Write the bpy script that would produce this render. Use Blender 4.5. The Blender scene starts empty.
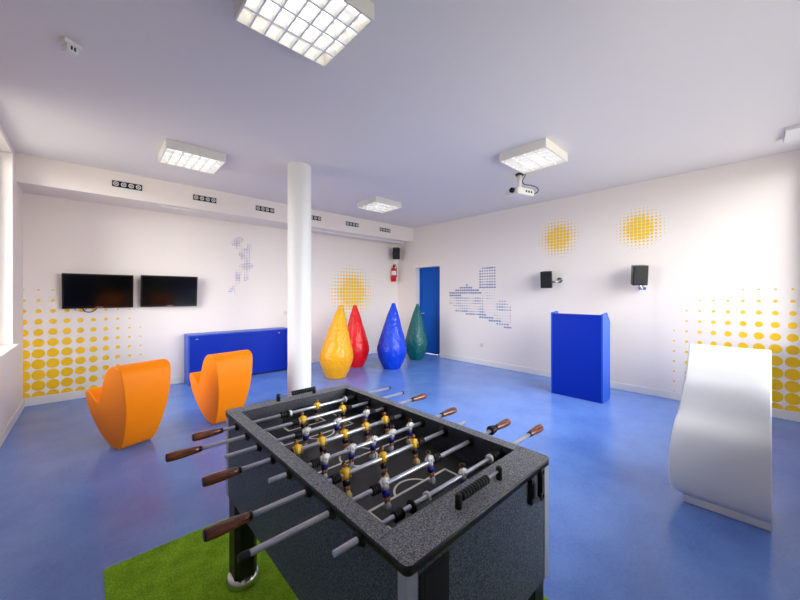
import bpy, bmesh, math, random
from mathutils import Vector, Matrix, noise
random.seed(7)
S = bpy.context.scene
COL = S.collection
PI = math.pi

# ------------------------------------------------------------------ materials
def lin(c):
    return tuple(((v / 255) / 12.92 if v / 255 <= 0.04045 else ((v / 255 + 0.055) / 1.055) ** 2.4) for v in c)

def new_mat(name):
    m = bpy.data.materials.new(name); m.use_nodes = True
    nt = m.node_tree
    return m, nt, nt.nodes['Principled BSDF']

def mat(name, rgb, rough=0.5, metal=0.0, bump=0.0, bscale=40, coat=0.0, var=0.0, vscale=6, spec=0.5):
    m, nt, b = new_mat(name)
    c = lin(rgb)
    b.inputs['Base Color'].default_value = (*c, 1)
    b.inputs['Roughness'].default_value = rough
    b.inputs['Metallic'].default_value = metal
    b.inputs['Coat Weight'].default_value = coat
    b.inputs['Coat Roughness'].default_value = 0.08
    b.inputs['Specular IOR Level'].default_value = spec
    tc = nt.nodes.new('ShaderNodeTexCoord')
    if var > 0:
        n = nt.nodes.new('ShaderNodeTexNoise'); n.inputs['Scale'].default_value = vscale; n.inputs['Detail'].default_value = 4
        nt.links.new(tc.outputs['Object'], n.inputs['Vector'])
        r = nt.nodes.new('ShaderNodeValToRGB')
        r.color_ramp.elements[0].position = .3; r.color_ramp.elements[1].position = .7
        r.color_ramp.elements[0].color = (*[v * (1 - var) for v in c], 1)
        r.color_ramp.elements[1].color = (*[min(1, v * (1 + var)) for v in c], 1)
        nt.links.new(n.outputs['Fac'], r.inputs['Fac']); nt.links.new(r.outputs['Color'], b.inputs['Base Color'])
    if bump > 0:
        n = nt.nodes.new('ShaderNodeTexNoise'); n.inputs['Scale'].default_value = bscale; n.inputs['Detail'].default_value = 3
        nt.links.new(tc.outputs['Object'], n.inputs['Vector'])
        bp = nt.nodes.new('ShaderNodeBump'); bp.inputs['Strength'].default_value = bump; bp.inputs['Distance'].default_value = .02 if bump > .5 else .01 
        nt.links.new(n.outputs['Fac'], bp.inputs['Height']); nt.links.new(bp.outputs['Normal'], b.inputs['Normal'])
    return m

def speckle(name, dark, light, scale, rough):
    m, nt, b = new_mat(name)
    tc = nt.nodes.new('ShaderNodeTexCoord')
    v = nt.nodes.new('ShaderNodeTexNoise'); v.inputs['Scale'].default_value = scale; v.inputs['Detail'].default_value = 2; v.inputs['Roughness'].default_value = .8
    nt.links.new(tc.outputs['Object'], v.inputs['Vector'])
    r = nt.nodes.new('ShaderNodeValToRGB')
    r.color_ramp.elements[0].position = .40; r.color_ramp.elements[1].position = .62
    r.color_ramp.elements[0].color = (*lin(dark), 1); r.color_ramp.elements[1].color = (*lin(light), 1)
    nt.links.new(v.outputs['Fac'], r.inputs['Fac']); nt.links.new(r.outputs['Color'], b.inputs['Base Color'])
    b.inputs['Roughness'].default_value = rough
    return m

def wood_mat():
    m, nt, b = new_mat('handle_wood')
    tc = nt.nodes.new('ShaderNodeTexCoord')
    mp = nt.nodes.new('ShaderNodeMapping'); mp.inputs['Scale'].default_value = (12, 90, 90)
    n = nt.nodes.new('ShaderNodeTexNoise'); n.inputs['Scale'].default_value = 1.5; n.inputs['Detail'].default_value = 4
    r = nt.nodes.new('ShaderNodeValToRGB')
    r.color_ramp.elements[0].position = .3; r.color_ramp.elements[1].position = .72
    r.color_ramp.elements[0].color = (*lin((62, 22, 10)), 1); r.color_ramp.elements[1].color = (*lin((140, 74, 44)), 1)
    nt.links.new(tc.outputs['Object'], mp.inputs['Vector']); nt.links.new(mp.outputs['Vector'], n.inputs['Vector'])
    nt.links.new(n.outputs['Fac'], r.inputs['Fac']); nt.links.new(r.outputs['Color'], b.inputs['Base Color'])
    b.inputs['Roughness'].default_value = .25; b.inputs['Coat Weight'].default_value = .5
    return m

def floor_mat():
    m, nt, b = new_mat('blue_vinyl')
    tc = nt.nodes.new('ShaderNodeTexCoord')
    n = nt.nodes.new('ShaderNodeTexNoise'); n.inputs['Scale'].default_value = 2.2; n.inputs['Detail'].default_value = 6; n.inputs['Roughness'].default_value = .65
    w = nt.nodes.new('ShaderNodeTexNoise'); w.inputs['Scale'].default_value = 55; w.inputs['Detail'].default_value = 3
    ad = nt.nodes.new('ShaderNodeMath'); ad.operation = 'MULTIPLY_ADD'; ad.inputs[1].default_value = .45
    r = nt.nodes.new('ShaderNodeValToRGB')
    r.color_ramp.elements[0].position = .4; r.color_ramp.elements[1].position = 1.0
    r.color_ramp.elements[0].color = (*lin(FLOOR_A), 1); r.color_ramp.elements[1].color = (*lin(FLOOR_B), 1)
    nt.links.new(tc.outputs['Object'], n.inputs['Vector']); nt.links.new(tc.outputs['Object'], w.inputs['Vector'])
    nt.links.new(w.outputs['Fac'], ad.inputs[0]); nt.links.new(n.outputs['Fac'], ad.inputs[2])
    nt.links.new(ad.outputs[0], r.inputs['Fac']); nt.links.new(r.outputs['Color'], b.inputs['Base Color'])
    b.inputs['Roughness'].default_value = .24
    b.inputs['Specular IOR Level'].default_value = .55
    bp = nt.nodes.new('ShaderNodeBump'); bp.inputs['Strength'].default_value = .05; bp.inputs['Distance'].default_value = .004
    nt.links.new(w.outputs['Fac'], bp.inputs['Height']); nt.links.new(bp.outputs['Normal'], b.inputs['Normal'])
    return m

def turf_mat():
    m, nt, b = new_mat('green_turf')
    tc = nt.nodes.new('ShaderNodeTexCoord')
    n = nt.nodes.new('ShaderNodeTexNoise'); n.inputs['Scale'].default_value = 190; n.inputs['Detail'].default_value = 3
    n2 = nt.nodes.new('ShaderNodeTexNoise'); n2.inputs['Scale'].default_value = 9; n2.inputs['Detail'].default_value = 4
    ad = nt.nodes.new('ShaderNodeMath'); ad.operation = 'MULTIPLY_ADD'; ad.inputs[1].default_value = .55
    r = nt.nodes.new('ShaderNodeValToRGB')
    r.color_ramp.elements[0].position = .5; r.color_ramp.elements[1].position = .98
    r.color_ramp.elements[0].color = (*lin((92, 142, 18)), 1); r.color_ramp.elements[1].color = (*lin((176, 228, 58)), 1)
    nt.links.new(tc.outputs['Object'], n.inputs['Vector']); nt.links.new(tc.outputs['Object'], n2.inputs['Vector'])
    nt.links.new(n2.outputs['Fac'], ad.inputs[0]); nt.links.new(n.outputs['Fac'], ad.inputs[2])
    nt.links.new(ad.outputs[0], r.inputs['Fac']); nt.links.new(r.outputs['Color'], b.inputs['Base Color'])
    b.inputs['Roughness'].default_value = .9; b.inputs['Specular IOR Level'].default_value = .1
    bp = nt.nodes.new('ShaderNodeBump'); bp.inputs['Strength'].default_value = .9; bp.inputs['Distance'].default_value = .01
    nt.links.new(n.outputs['Fac'], bp.inputs['Height']); nt.links.new(bp.outputs['Normal'], b.inputs['Normal'])
    return m

def emit(name, rgb, strength):
    m, nt, b = new_mat(name)
    b.inputs['Base Color'].default_value = (*lin(rgb), 1)
    b.inputs['Emission Color'].default_value = (*lin(rgb), 1)
    b.inputs['Emission Strength'].default_value = strength
    return m

def glass_mat():
    m = bpy.data.materials.new('window_glass'); m.use_nodes = True
    nt = m.node_tree; nt.nodes.clear()
    o = nt.nodes.new('ShaderNodeOutputMaterial'); mx = nt.nodes.new('ShaderNodeMixShader')
    t = nt.nodes.new('ShaderNodeBsdfTransparent'); g = nt.nodes.new('ShaderNodeBsdfGlossy'); g.inputs['Roughness'].default_value = .02
    f = nt.nodes.new('ShaderNodeFresnel'); f.inputs['IOR'].default_value = 1.3
    nt.links.new(f.outputs[0], mx.inputs[0]); nt.links.new(t.outputs[0], mx.inputs[1]); nt.links.new(g.outputs[0], mx.inputs[2])
    nt.links.new(mx.outputs[0], o.inputs['Surface'])
    return m

FLOOR_A = (86, 122, 206); FLOOR_B = (116, 158, 230)
SKY = (0.95, 0.965, 1.0); GROUND = (.26, .25, .22); SKY_STRENGTH = 13.6
LAMP_STRENGTH = 3.0
EXPOSURE = 0.0

M = dict(
    wall=mat('white_wall_paint', (244, 235, 226), .6, bump=.03, bscale=90),
    ceil=mat('ceiling_paint', (234, 228, 224), .8),
    white=mat('white_trim', (236, 234, 230), .45),
    cream=mat('cream_metal', (230, 227, 220), .4),
    floor=floor_mat(), turf=turf_mat(),
    orange=mat('orange_plastic', (255, 138, 0), .5, spec=.18),
    cobalt=mat('cobalt_laminate', (0, 42, 165), .4, spec=.15),
    cobalt_lit=mat('cobalt_lit', (16, 74, 184), .35),  # lighter copy of cobalt: window light and grazing sheen put into the colour
    door=mat('door_blue', (0, 90, 190), .45, spec=.2),
    black=mat('black_plastic', (9, 9, 11), .4),
    rubber=mat('black_rubber', (9, 9, 10), .6),
    screen=mat('tv_screen', (3, 4, 8), .14, spec=.3),
    tvframe=mat('tv_frame', (8, 8, 10), .25),
    silver=mat('silver_metal', (214, 212, 208), .25, metal=1.0),
    steel=mat('rod_steel', (214, 218, 230), .36, metal=.85),
    alu=mat('brushed_aluminium', (206, 206, 210), .42, metal=.6),
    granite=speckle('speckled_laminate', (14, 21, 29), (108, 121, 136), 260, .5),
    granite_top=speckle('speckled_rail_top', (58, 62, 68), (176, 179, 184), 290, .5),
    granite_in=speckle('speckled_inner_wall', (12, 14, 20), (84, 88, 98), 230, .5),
    edge=mat('black_edge_band', (18, 20, 26), .4),
    field=mat('dark_playfield', (50, 50, 48), .5, var=.06, vscale=30),
    line=mat('white_line', (244, 240, 226), .6),
    wood=wood_mat(),
    yellow=mat('decal_yellow', (252, 202, 0), .5),
    print=mat('decal_blue_grey', (134, 144, 178), .5),
    print_pale=mat('decal_pale_grey', (160, 160, 188), .5),
    vy=mat('yellow_vinyl', (246, 170, 0), .25, bump=1.0, bscale=17, spec=.45),
    vr=mat('red_vinyl', (222, 8, 16), .22, bump=1.0, bscale=17, spec=.45),
    vb=mat('blue_vinyl_bag', (4, 66, 214), .25, bump=1.0, bscale=17, spec=.45),
    vg=mat('green_vinyl', (10, 98, 98), .22, bump=1.0, bscale=17, spec=.45),
    wave=mat('white_gloss_plastic', (238, 238, 238), .5),
    tube=emit('lamp_tube', (255, 252, 246), LAMP_STRENGTH),
    louvre=mat('louvre_aluminium', (240, 240, 240), .35, metal=.1),
    reflector=mat('lamp_reflector', (240, 240, 238), .3, metal=.3),
    red=mat('extinguisher_red', (206, 22, 24), .3),
    label=mat('paper_label', (240, 222, 216), .5),
    skin=mat('player_skin', (190, 122, 82), .5),
    hair=mat('player_hair', (36, 24, 18), .5),
    shirt_w=mat('white_shirt', (236, 236, 236), .4),
    shirt_y=mat('yellow_shirt', (240, 188, 10), .4),
    short_b=mat('blue_shorts', (26, 40, 150), .4),
    short_k=mat('black_shorts', (22, 24, 40), .4),
    boot=mat('grey_boots', (196, 198, 200), .45),
    boot_y=mat('pale_boots', (214, 196, 120), .45),
    dark=mat('dark_void', (6, 6, 7), .7),
    glass=glass_mat(),
    socket=mat('socket_plastic', (224, 222, 212), .4),
)

wb = M['wave'].node_tree.nodes['Principled BSDF']
wb.inputs['Subsurface Weight'].default_value = .3; wb.inputs['Subsurface Radius'].default_value = (1, 1, 1); wb.inputs['Subsurface Scale'].default_value = .06
# ------------------------------------------------------------------ mesh helpers
class MB:
    def __init__(self):
        self.bm = bmesh.new(); self.mats = []
    def mi(self, m):
        if m not in self.mats: self.mats.append(m)
        return self.mats.index(m)
    def face(self, vs, m, smooth=False):
        try: f = self.bm.faces.new(vs)
        except ValueError: return None
        f.material_index = self.mi(m); f.smooth = smooth
        return f
    def box(self, x0, x1, y0, y1, z0, z1, m, mtx=None):
        v = [Vector((x, y, z)) for z in (z0, z1) for x, y in ((x0, y0), (x1, y0), (x1, y1), (x0, y1))]
        if mtx is not None: v = [mtx @ p for p in v]
        v = [self.bm.verts.new(p) for p in v]
        for q in ((3, 2, 1, 0), (4, 5, 6, 7), (0, 1, 5, 4), (1, 2, 6, 5), (2, 3, 7, 6), (3, 0, 4, 7)):
            self.face([v[i] for i in q], m)
        return v
    def loft(self, rings, m, cap=True, smooth=True, close=True):
        R = [[self.bm.verts.new(p) for p in r] for r in rings]
        n = len(R[0])
        for a, b in zip(R, R[1:]):
            for i in range(n if close else n - 1):
                j = (i + 1) % n
                self.face([a[i], a[j], b[j], b[i]], m, smooth)
        if cap:
            self.face(list(reversed(R[0])), m); self.face(R[-1], m)
        return R
    def revolve(self, origin, axis, prof, m, n=16, cap=True, smooth=True, squash=(1, 1)):
        """prof: (distance along axis, radius)"""
        ax = Vector(axis).normalized()
        up = Vector((0, 0, 1)) if abs(ax.z) < .9 else Vector((1, 0, 0))
        u = up.cross(ax).normalized(); w = ax.cross(u)
        o = Vector(origin)
        rings = [[o + ax * d + (u * math.cos(2 * PI * i / n) * squash[0] + w * math.sin(2 * PI * i / n) * squash[1]) * max(r, 1e-4) for i in range(n)] for d, r in prof]
        return self.loft(rings, m, cap, smooth)
    def cyl(self, a, b, r, m, n=14, r2=None):
        a = Vector(a); b = Vector(b)
        return self.revolve(a, b - a, [(0, r), ((b - a).length, r if r2 is None else r2)], m, n)
    def tube(self, pts, r, m, n=8):
        pts = [Vector(p) for p in pts]
        rings = []
        for i, p in enumerate(pts):
            d = (pts[min(i + 1, len(pts) - 1)] - pts[max(i - 1, 0)]).normalized()
            up = Vector((0, 0, 1)) if abs(d.z) < .95 else Vector((1, 0, 0))
            u = up.cross(d).normalized(); w = d.cross(u)
            rings.append([p + (u * math.cos(2 * PI * k / n) + w * math.sin(2 * PI * k / n)) * r for k in range(n)])
        return self.loft(rings, m)
    def torus(self, c, axis, R, r, m, n=20, k=8):
        ax = Vector(axis).normalized(); up = Vector((0, 0, 1)) if abs(ax.z) < .9 else Vector((1, 0, 0))
        u = up.cross(ax).normalized(); w = ax.cross(u); c = Vector(c)
        V = []
        for i in range(n):
            a = 2 * PI * i / n; d = u * math.cos(a) + w * math.sin(a)
            V.append([self.bm.verts.new(c + d * (R + r * math.cos(2 * PI * j / k)) + ax * r * math.sin(2 * PI * j / k)) for j in range(k)])
        for i in range(n):
            for j in range(k):
                self.face([V[i][j], V[(i + 1) % n][j], V[(i + 1) % n][(j + 1) % k], V[i][(j + 1) % k]], m, True)
    def prism(self, pts, fn, a, b, m, smooth=False):
        """outline pts (2D) swept from a to b; fn(p, t) -> 3D"""
        A = [self.bm.verts.new(fn(p, a)) for p in pts]; B = [self.bm.verts.new(fn(p, b)) for p in pts]
        n = len(pts)
        for i in range(n):
            j = (i + 1) % n
            self.face([A[i], A[j], B[j], B[i]], m, smooth)
        self.face(list(reversed(A)), m); self.face(B, m)
    def build(self, name, parent=None, bevel=0.0, seg=2, angle=35, loc=None, rot=None, recalc=True, smooth=None):
        if recalc: bmesh.ops.recalc_face_normals(self.bm, faces=self.bm.faces)
        me = bpy.data.meshes.new(name); self.bm.to_mesh(me); self.bm.free()
        for m in self.mats: me.materials.append(m)
        if smooth is not None:
            me.polygons.foreach_set('use_smooth', [True] * len(me.polygons))
            me.set_sharp_from_angle(angle=math.radians(smooth))
        o = bpy.data.objects.new(name, me); COL.objects.link(o)
        if loc: o.location = loc
        if rot: o.rotation_euler = rot
        if parent: o.parent = parent
        if bevel > 0:
            b = o.modifiers.new('bevel', 'BEVEL'); b.width = bevel; b.segments = seg; b.limit_method = 'ANGLE'; b.angle_limit = math.radians(angle)
            b.harden_normals = False
        return o

def tag(o, label, cat, group=None, kind=None):
    o['label'] = label; o['category'] = cat
    if group: o['group'] = group
    if kind: o['kind'] = kind
    return o
def thing(name, label, cat, loc=(0, 0, 0), rz=0, group=None):
    o = bpy.data.objects.new(name, None); COL.objects.link(o); o.empty_display_size = .1
    o.location = loc; o.rotation_euler = (0, 0, rz)
    return tag(o, label, cat, group)
def struct(o):
    o['kind'] = 'structure'; return o
def copy_tree(o, parent=None):
    c = o.copy(); COL.objects.link(c)
    if parent: c.parent = parent
    for ch in list(o.children): copy_tree(ch, c)
    return c
def catmull(pts, sub=6, closed=True):
    out = []; n = len(pts)
    for i in range(n if closed else n - 1):
        p0 = pts[(i - 1) % n] if closed or i > 0 else pts[0]
        p1 = pts[i]; p2 = pts[(i + 1) % n]
        p3 = pts[(i + 2) % n] if closed or i + 2 < n else pts[-1]
        for k in range(sub):
            t = k / sub
            out.append(tuple(.5 * ((2 * b) + (-a + c) * t + (2 * a - 5 * b + 4 * c - d) * t * t + (-a + 3 * b - 3 * c + d) * t ** 3) for a, b, c, d in zip(p0, p1, p2, p3)))
    if not closed: out.append(tuple(pts[-1]))
    return out

# ------------------------------------------------------------------ room
XL, XR, YB, YT, H = -.665, 6.11, -.42, 6.67, 3.205
TH = .22

def wall_hole(name, fn, u0, u1, holes, depth, m):
    """fn(u, z, d) -> 3D; wall plane with rectangular openings, reveals of the given depth; one connected mesh"""
    b = MB(); us = sorted({u0, u1, *[h[0] for h in holes], *[h[1] for h in holes]}); zs = sorted({0, H, *[h[2] for h in holes], *[h[3] for h in holes]})
    cache = {}
    def v(u, z, d):
        k = (round(u, 4), round(z, 4), round(d, 4))
        if k not in cache: cache[k] = b.bm.verts.new(fn(u, z, d))
        return cache[k]
    for a, c in zip(us, us[1:]):
        for e, g in zip(zs, zs[1:]):
            mu, mz = (a + c) / 2, (e + g) / 2
            if any(h[0] < mu < h[1] and h[2] < mz < h[3] for h in holes): continue
            for d in (0, depth):
                b.face([v(a, e, d), v(c, e, d), v(c, g, d), v(a, g, d)], m)
    for h in holes:
        hu = [u for u in us if h[0] <= u <= h[1]]; hz = [z for z in zs if h[2] <= z <= h[3]]
        for a, c in zip(hu, hu[1:]):
            for z in (h[2], h[3]): 
                if z > 0: b.face([v(a, z, 0), v(c, z, 0), v(c, z, depth), v(a, z, depth)], m)
        for e, g in zip(hz, hz[1:]):
            for u in (h[0], h[1]): b.face([v(u, e, 0), v(u, g, 0), v(u, g, depth), v(u, e, depth)], m)
    # outer rim
    for u in (u0, u1):
        for e, g in zip(zs, zs[1:]): b.face([v(u, e, 0), v(u, g, 0), v(u, g, depth), v(u, e, depth)], m)
    for a, c in zip(us, us[1:]):
        b.face([v(a, H, 0), v(c, H, 0), v(c, H, depth), v(a, H, depth)], m)
    return struct(b.build(name))

b = MB(); b.box(XL - TH, XR + TH, YB - TH, YT + TH, -.1, 0, M['floor']); struct(b.build('floor'))
b = MB(); b.box(XL - TH, XR + TH, YB - TH, YT + TH, H, H + .15, M['ceil']); struct(b.build('ceiling'))
WIN_L = (4.3, 5.86, .92, 3.13)
WIN_B = (1.6, 6.0, .9, 3.1)
DOOR = (5.18, 5.99, 0, 2.18)
b = MB(); b.box(XL - TH, XR + TH, YT, YT + TH, 0, H, M['wall']); struct(b.build('wall_back'))
wall_hole('wall_left', lambda u, z, d: Vector((XL - d, u, z)), YB - TH, YT, [WIN_L], TH, M['wall'])
wall_hole('wall_right', lambda u, z, d: Vector((XR + d, u, z)), YB - TH, YT, [DOOR], TH, M['wall'])
wall_hole('wall_front', lambda u, z, d: Vector((u, YB - d, z)), XL, XR, [WIN_B], TH, M['wall'])

def window(name, fn, W, n):
    """frame with n sashes and their glass"""
    u0, u1, z0, z1 = W
    root = None
    b = MB()
    def bx(bb, a0, a1, c0, c1, d0, d1, m):
        P = [fn(u, z, d) for u in (a0, a1) for z in (c0, c1) for d in (d0, d1)]
        b0 = [min(p[i] for p in P) for i in range(3)]; b1 = [max(p[i] for p in P) for i in range(3)]
        bb.box(b0[0], b1[0], b0[1], b1[1], b0[2], b1[2], m)
    fw = .05
    bx(b, u0, u1, z0, z0 + fw, .13, .19, M['white']); bx(b, u0, u1, z1 - fw, z1, .13, .19, M['white'])
    for i in range(n + 1):
        u = u0 + (u1 - u0 - fw) * i / n
        bx(b, u, u + fw, z0 + fw, z1 - fw, .13, .19, M['white'])
    f = struct(b.build(name))
    g = MB()
    bx(g, u0 + .01, u1 - .01, z0 + .01, z1 - .01, .157, .163, M['glass'])
    g.build('pane', f)
    # sill board
    s = MB(); bx(s, u0 - .04, u1 + .04, z0 - .03, z0 + .004, -.05, .13, M['white']); s.build('sill', f, bevel=.006)
    return f
window('window_1', lambda u, z, d: Vector((XL - d, u, z)), WIN_L, 1)
window('window_2', lambda u, z, d: Vector((u, YB - d, z)), WIN_B, 4)

# door
d = bpy.data.objects.new('door_1', None); COL.objects.link(d); d.location = (XR + .16, DOOR[0], 0); struct(d)
b = MB(); b.box(0, .045, .035, DOOR[1] - DOOR[0] - .035, .006, DOOR[3] - .035, M['door']); b.build('panel', d, bevel=.003)
b = MB(); w_ = DOOR[1] - DOOR[0]
for y0 in (.002, w_ - .034): b.box(-.012, .05, y0, y0 + .032, 0, DOOR[3] - .036, M['door'])
b.box(-.012, .05, .002, w_ - .002, DOOR[3] - .034, DOOR[3] - .002, M['door'])
b.build('frame', d)
b = MB(); b.cyl((0, w_ - .11, 1.02), (-.05, w_ - .11, 1.02), .011, M['silver']); b.cyl((-.05, w_ - .115, 1.02), (-.05, w_ - .23, 1.02), .01, M['silver'])
b.build('handle', d)

# baseboards
def base(name, x0, x1, y0, y1):
    b = MB(); b.box(x0, x1, y0, y1, 0, .105, M['white']); return struct(b.build(name, bevel=.004))
base('baseboard_back', XL, XR, YT - .016, YT)
base('baseboard_left', XL, XL + .016, YB, YT - .016)
base('baseboard_right', XR - .016, XR, YB, DOOR[0])
base('baseboard_corner', XR - .016, XR, DOOR[1], YT - .016)

# soffit over the screen wall, and the thin rail under it
b = MB(); b.box(XL, XR, 6.06, YT, 2.855, H, M['wall']); struct(b.build('trim_1'))
b = MB(); b.box(3.35, 6.0, 6.30, 6.33, 2.825, 2.855, M['white']); struct(b.build('trim_2'))
b = MB(); b.box(.8, 1.42, 6.2, 6.27, 2.84, 2.855, M['white'])
for i in range(2): b.box(.82, 1.40, 6.213 + i * .026, 6.231 + i * .026, 2.836, 2.84, M['socket'])
tag(b.build('diffuser_vent'), 'slim white slot diffuser on the soffit underside above the right screen', 'air vent')

# round pillar
PX, PY = 2.034, 4.157
b = MB(); b.revolve((PX, PY, 0), (0, 0, 1), [(0, .152), (H, .152)], M['white'], 48); o = struct(b.build('pillar', smooth=40))

# ------------------------------------------------------------------ decals (printed sheets on the walls)
def decal(name, label, fn, nx, nz, sp, rad, color, keep=None, sides=12, cat='wall decal', dash=None):
    """one flat connected sheet; cell (i, j) holds a dot of radius rad(i, j)"""
    b = MB(); cache = {}
    def v(i, j):
        if (i, j) not in cache: cache[(i, j)] = b.bm.verts.new(fn(i * sp[0], j * sp[1]))
        return cache[(i, j)]
    for i in range(nx):
        for j in range(nz):
            if keep and not keep(i, j): continue
            c = [v(i, j), v(i + 1, j), v(i + 1, j + 1), v(i, j + 1)]
            r = rad(i, j)
            if r < 0: b.face(c, color); continue
            if r < .0025: b.face(c, M['wall']); continue
            r = min(r, .485 * min(sp)) if not dash else r
            rx, rz = (r, r) if not dash else dash(r)
            cx, cz = (i + .5) * sp[0], (j + .5) * sp[1]
            n = sides; k = n // 4
            # start at the lower left (225 degrees)
            pw = 2 if r < .43 * min(sp) or dash else 5
            se = lambda v: math.copysign(abs(v) ** (2 / pw), v)
            ring = [b.bm.verts.new(fn(cx + rx * se(math.cos(PI * 1.25 + 2 * PI * t / n)), cz + rz * se(math.sin(PI * 1.25 + 2 * PI * t / n)))) for t in range(n)]
            b.face(ring, color)
            for q in range(4):
                arc = [ring[(q * k + t) % n] for t in range(k + 1)]
                b.face([c[q], c[(q + 1) % 4]] + list(reversed(arc)), M['wall'])
    return tag(b.build(name, recalc=False), label, cat)

EPS = .0015
back = lambda x0, z0, flip=False: (lambda u, w: Vector((x0 + u, YT - EPS, z0 + w)))
right = lambda y0, z0: (lambda u, w: Vector((XR - EPS, y0 - u, z0 + w)))

def field_r(i, j, s):
    A = .5 + .5 * math.cos(PI * min(1, max(0, i - .7) / 11.0)); Bv = .5 + .5 * math.cos(PI * min(1, max(0, j - 1.8) / 10.6))
    q = .47 * A * Bv + .03
    if A < .03 or Bv < .03 or A * Bv < .085: q = 0
    return s * q
SP = .1375
# corner dots: the sheet starts half a cell into the corner, its lowest row is cut by the baseboard
def half_field(name, label, fn, flip):
    b = MB()
    NX, NZ = 11, 11
    cache = {}
    def cl(u, w): return (max(u, 0.0), max(w, 0.0))
    def V(u, w):
        u, w = cl(u, w)
        k = (round(u, 4), round(w, 4))
        if k not in cache: cache[k] = b.bm.verts.new(fn(u, w))
        return cache[k]
    for i in range(NX):
        for j in range(NZ):
            cx, cz = i * SP, j * .145
            u0, u1, w0, w1 = max(cx - SP / 2, 0), cx + SP / 2, max(cz - .0725, 0), cz + .0725
            c = [V(u0, w0), V(u1, w0), V(u1, w1), V(u0, w1)]
            r = field_r(i, j, .1415)
            if r < .004: b.face(c, M['wall']); continue
            rx = min(r, SP * .485)
            n = 24
            ring = [b.bm.verts.new(fn(*cl(cx + rx * math.cos(PI * 1.25 + 2 * PI * t / n), cz + r * math.sin(PI * 1.25 + 2 * PI * t / n)))) for t in range(n)]
            b.face(ring, M['yellow'])
            for q in range(4):
                if (q == 0 and j == 0) or (q == 3 and i == 0): continue
                arc = [ring[(q * 6 + t) % n] for t in range(7)]
                b.face([c[q], c[(q + 1) % 4]] + list(reversed(arc)), M['wall'])
    bmesh.ops.remove_doubles(b.bm, verts=b.bm.verts, dist=1e-5)
    return tag(b.build(name, recalc=False), label, 'wall decal')
half_field('dot_mural', 'yellow dots shrinking upward on the wall below and left of the screens', lambda u, w: Vector((XL + .001 + u, YT - EPS, .112 + w)), False)
half_field('dot_mural', 'yellow dots shrinking upward on the right wall behind the white wavy pedestal', lambda u, w: Vector((XR - EPS, YB + .001 + .0 + u + .0, .112 + w)), True)

def sun(name, label, fn, R, sp):
    n = int(2 * R / sp) | 1; h = n / 2
    def rad(i, j):
        d = math.hypot(i + .5 - h, j + .5 - h) / h
        if d > 1.0: return 0
        return sp * max(.13, min(.46, .46 - (d - .45) * .62))
    keep = lambda i, j: math.hypot(i + .5 - h, j + .5 - h) / h <= 1.04
    return decal(name, label, lambda u, w: fn(u - n * sp / 2, w - n * sp / 2), n, n, (sp, sp), rad, M['yellow'], keep)
sun('sun_art', 'yellow halftone sun on the right wall above the sideways speaker', lambda u, w: Vector((XR - EPS, 2.43 - u, 2.505 + w)), .34, .056)
sun('sun_art', 'yellow halftone sun on the right wall nearer the bright window, above the other speaker', lambda u, w: Vector((XR - EPS, 1.225 - u, 2.505 + w)), .325, .05)
sun('sun_art', 'large yellow halftone sun low on the wall behind the yellow and red bags', lambda u, w: Vector((4.62 + u, YT - EPS, 1.55 + w)), .68, .08)

def inpoly(p, poly):
    x, y = p; c = False
    for (x0, y0), (x1, y1) in zip(poly, poly[1:] + poly[:1]):
        if (y0 > y) != (y1 > y) and x < (x1 - x0) * (y - y0) / (y1 - y0) + x0: c = not c
    return c
# chapel drawing: u = 4.95 - Y
def hp(Y, z): return (4.95 - Y, z - .75)
chapel = [
    ([hp(4.88, 1.53), hp(4.42, 1.72), hp(4.1, 1.6), hp(3.98, 1.5), hp(4.86, 1.46)], .9),          # roof
    ([hp(4.88, 1.46), hp(3.98, 1.46), hp(3.92, 1.0), hp(4.74, 1.12), hp(4.74, 1.2), hp(4.87, 1.3)], .55),   # body
    ([hp(4.09, 1.62), hp(4.04, 2.11), hp(3.70, 2.09), hp(3.67, 1.60)], .75),                      # belfry
    ([hp(4.02, 1.6), hp(3.67, 1.6), hp(3.67, 1.0), hp(3.92, 1.0)], .22),                           # tower shaft
    ([hp(3.67, 1.34), hp(3.55, 1.42), hp(3.34, 1.27), hp(3.30, 1.15), hp(3.67, 1.15)], .6),       # nave roof
    ([hp(3.67, 1.15), hp(3.30, 1.15), hp(3.30, .90), hp(3.45, .86), hp(3.67, .98)], .3),           # nave wall
    ([hp(4.74, 1.12), hp(3.92, .98), hp(3.42, .80), hp(3.28, .86), hp(3.5, .94), hp(3.92, 1.08), hp(4.74, 1.17)], .85),  # ground line
]
SPH = .058
def chapel_r(i, j):
    p = ((i + .5) * SPH, (j + .5) * SPH); q = 0
    for poly, w in chapel:
        if inpoly(p, poly): q = max(q, w)
    if q == 0: return 0
    k = noise.noise(Vector((p[0] * 6, p[1] * 9, 3.3)))
    return SPH * max(.12, min(.48, q * .5 + .20 * k))
def chapel_keep(i, j): return any(inpoly(((i + .5 + a) * SPH, (j + .5 + e) * SPH), pl) for pl, _ in chapel for a in (-1, 0, 1) for e in (-1, 0, 1))
decal('chapel_art', 'blue-grey halftone drawing of a chapel with a belfry, right of the door', lambda u, w: Vector((XR - EPS, 4.95 - u, .75 + w)), 30, 25, (SPH, SPH), chapel_r, M['print'], chapel_keep, dash=lambda r: (min(r * 1.15, SPH * .49), r * .8))
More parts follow.
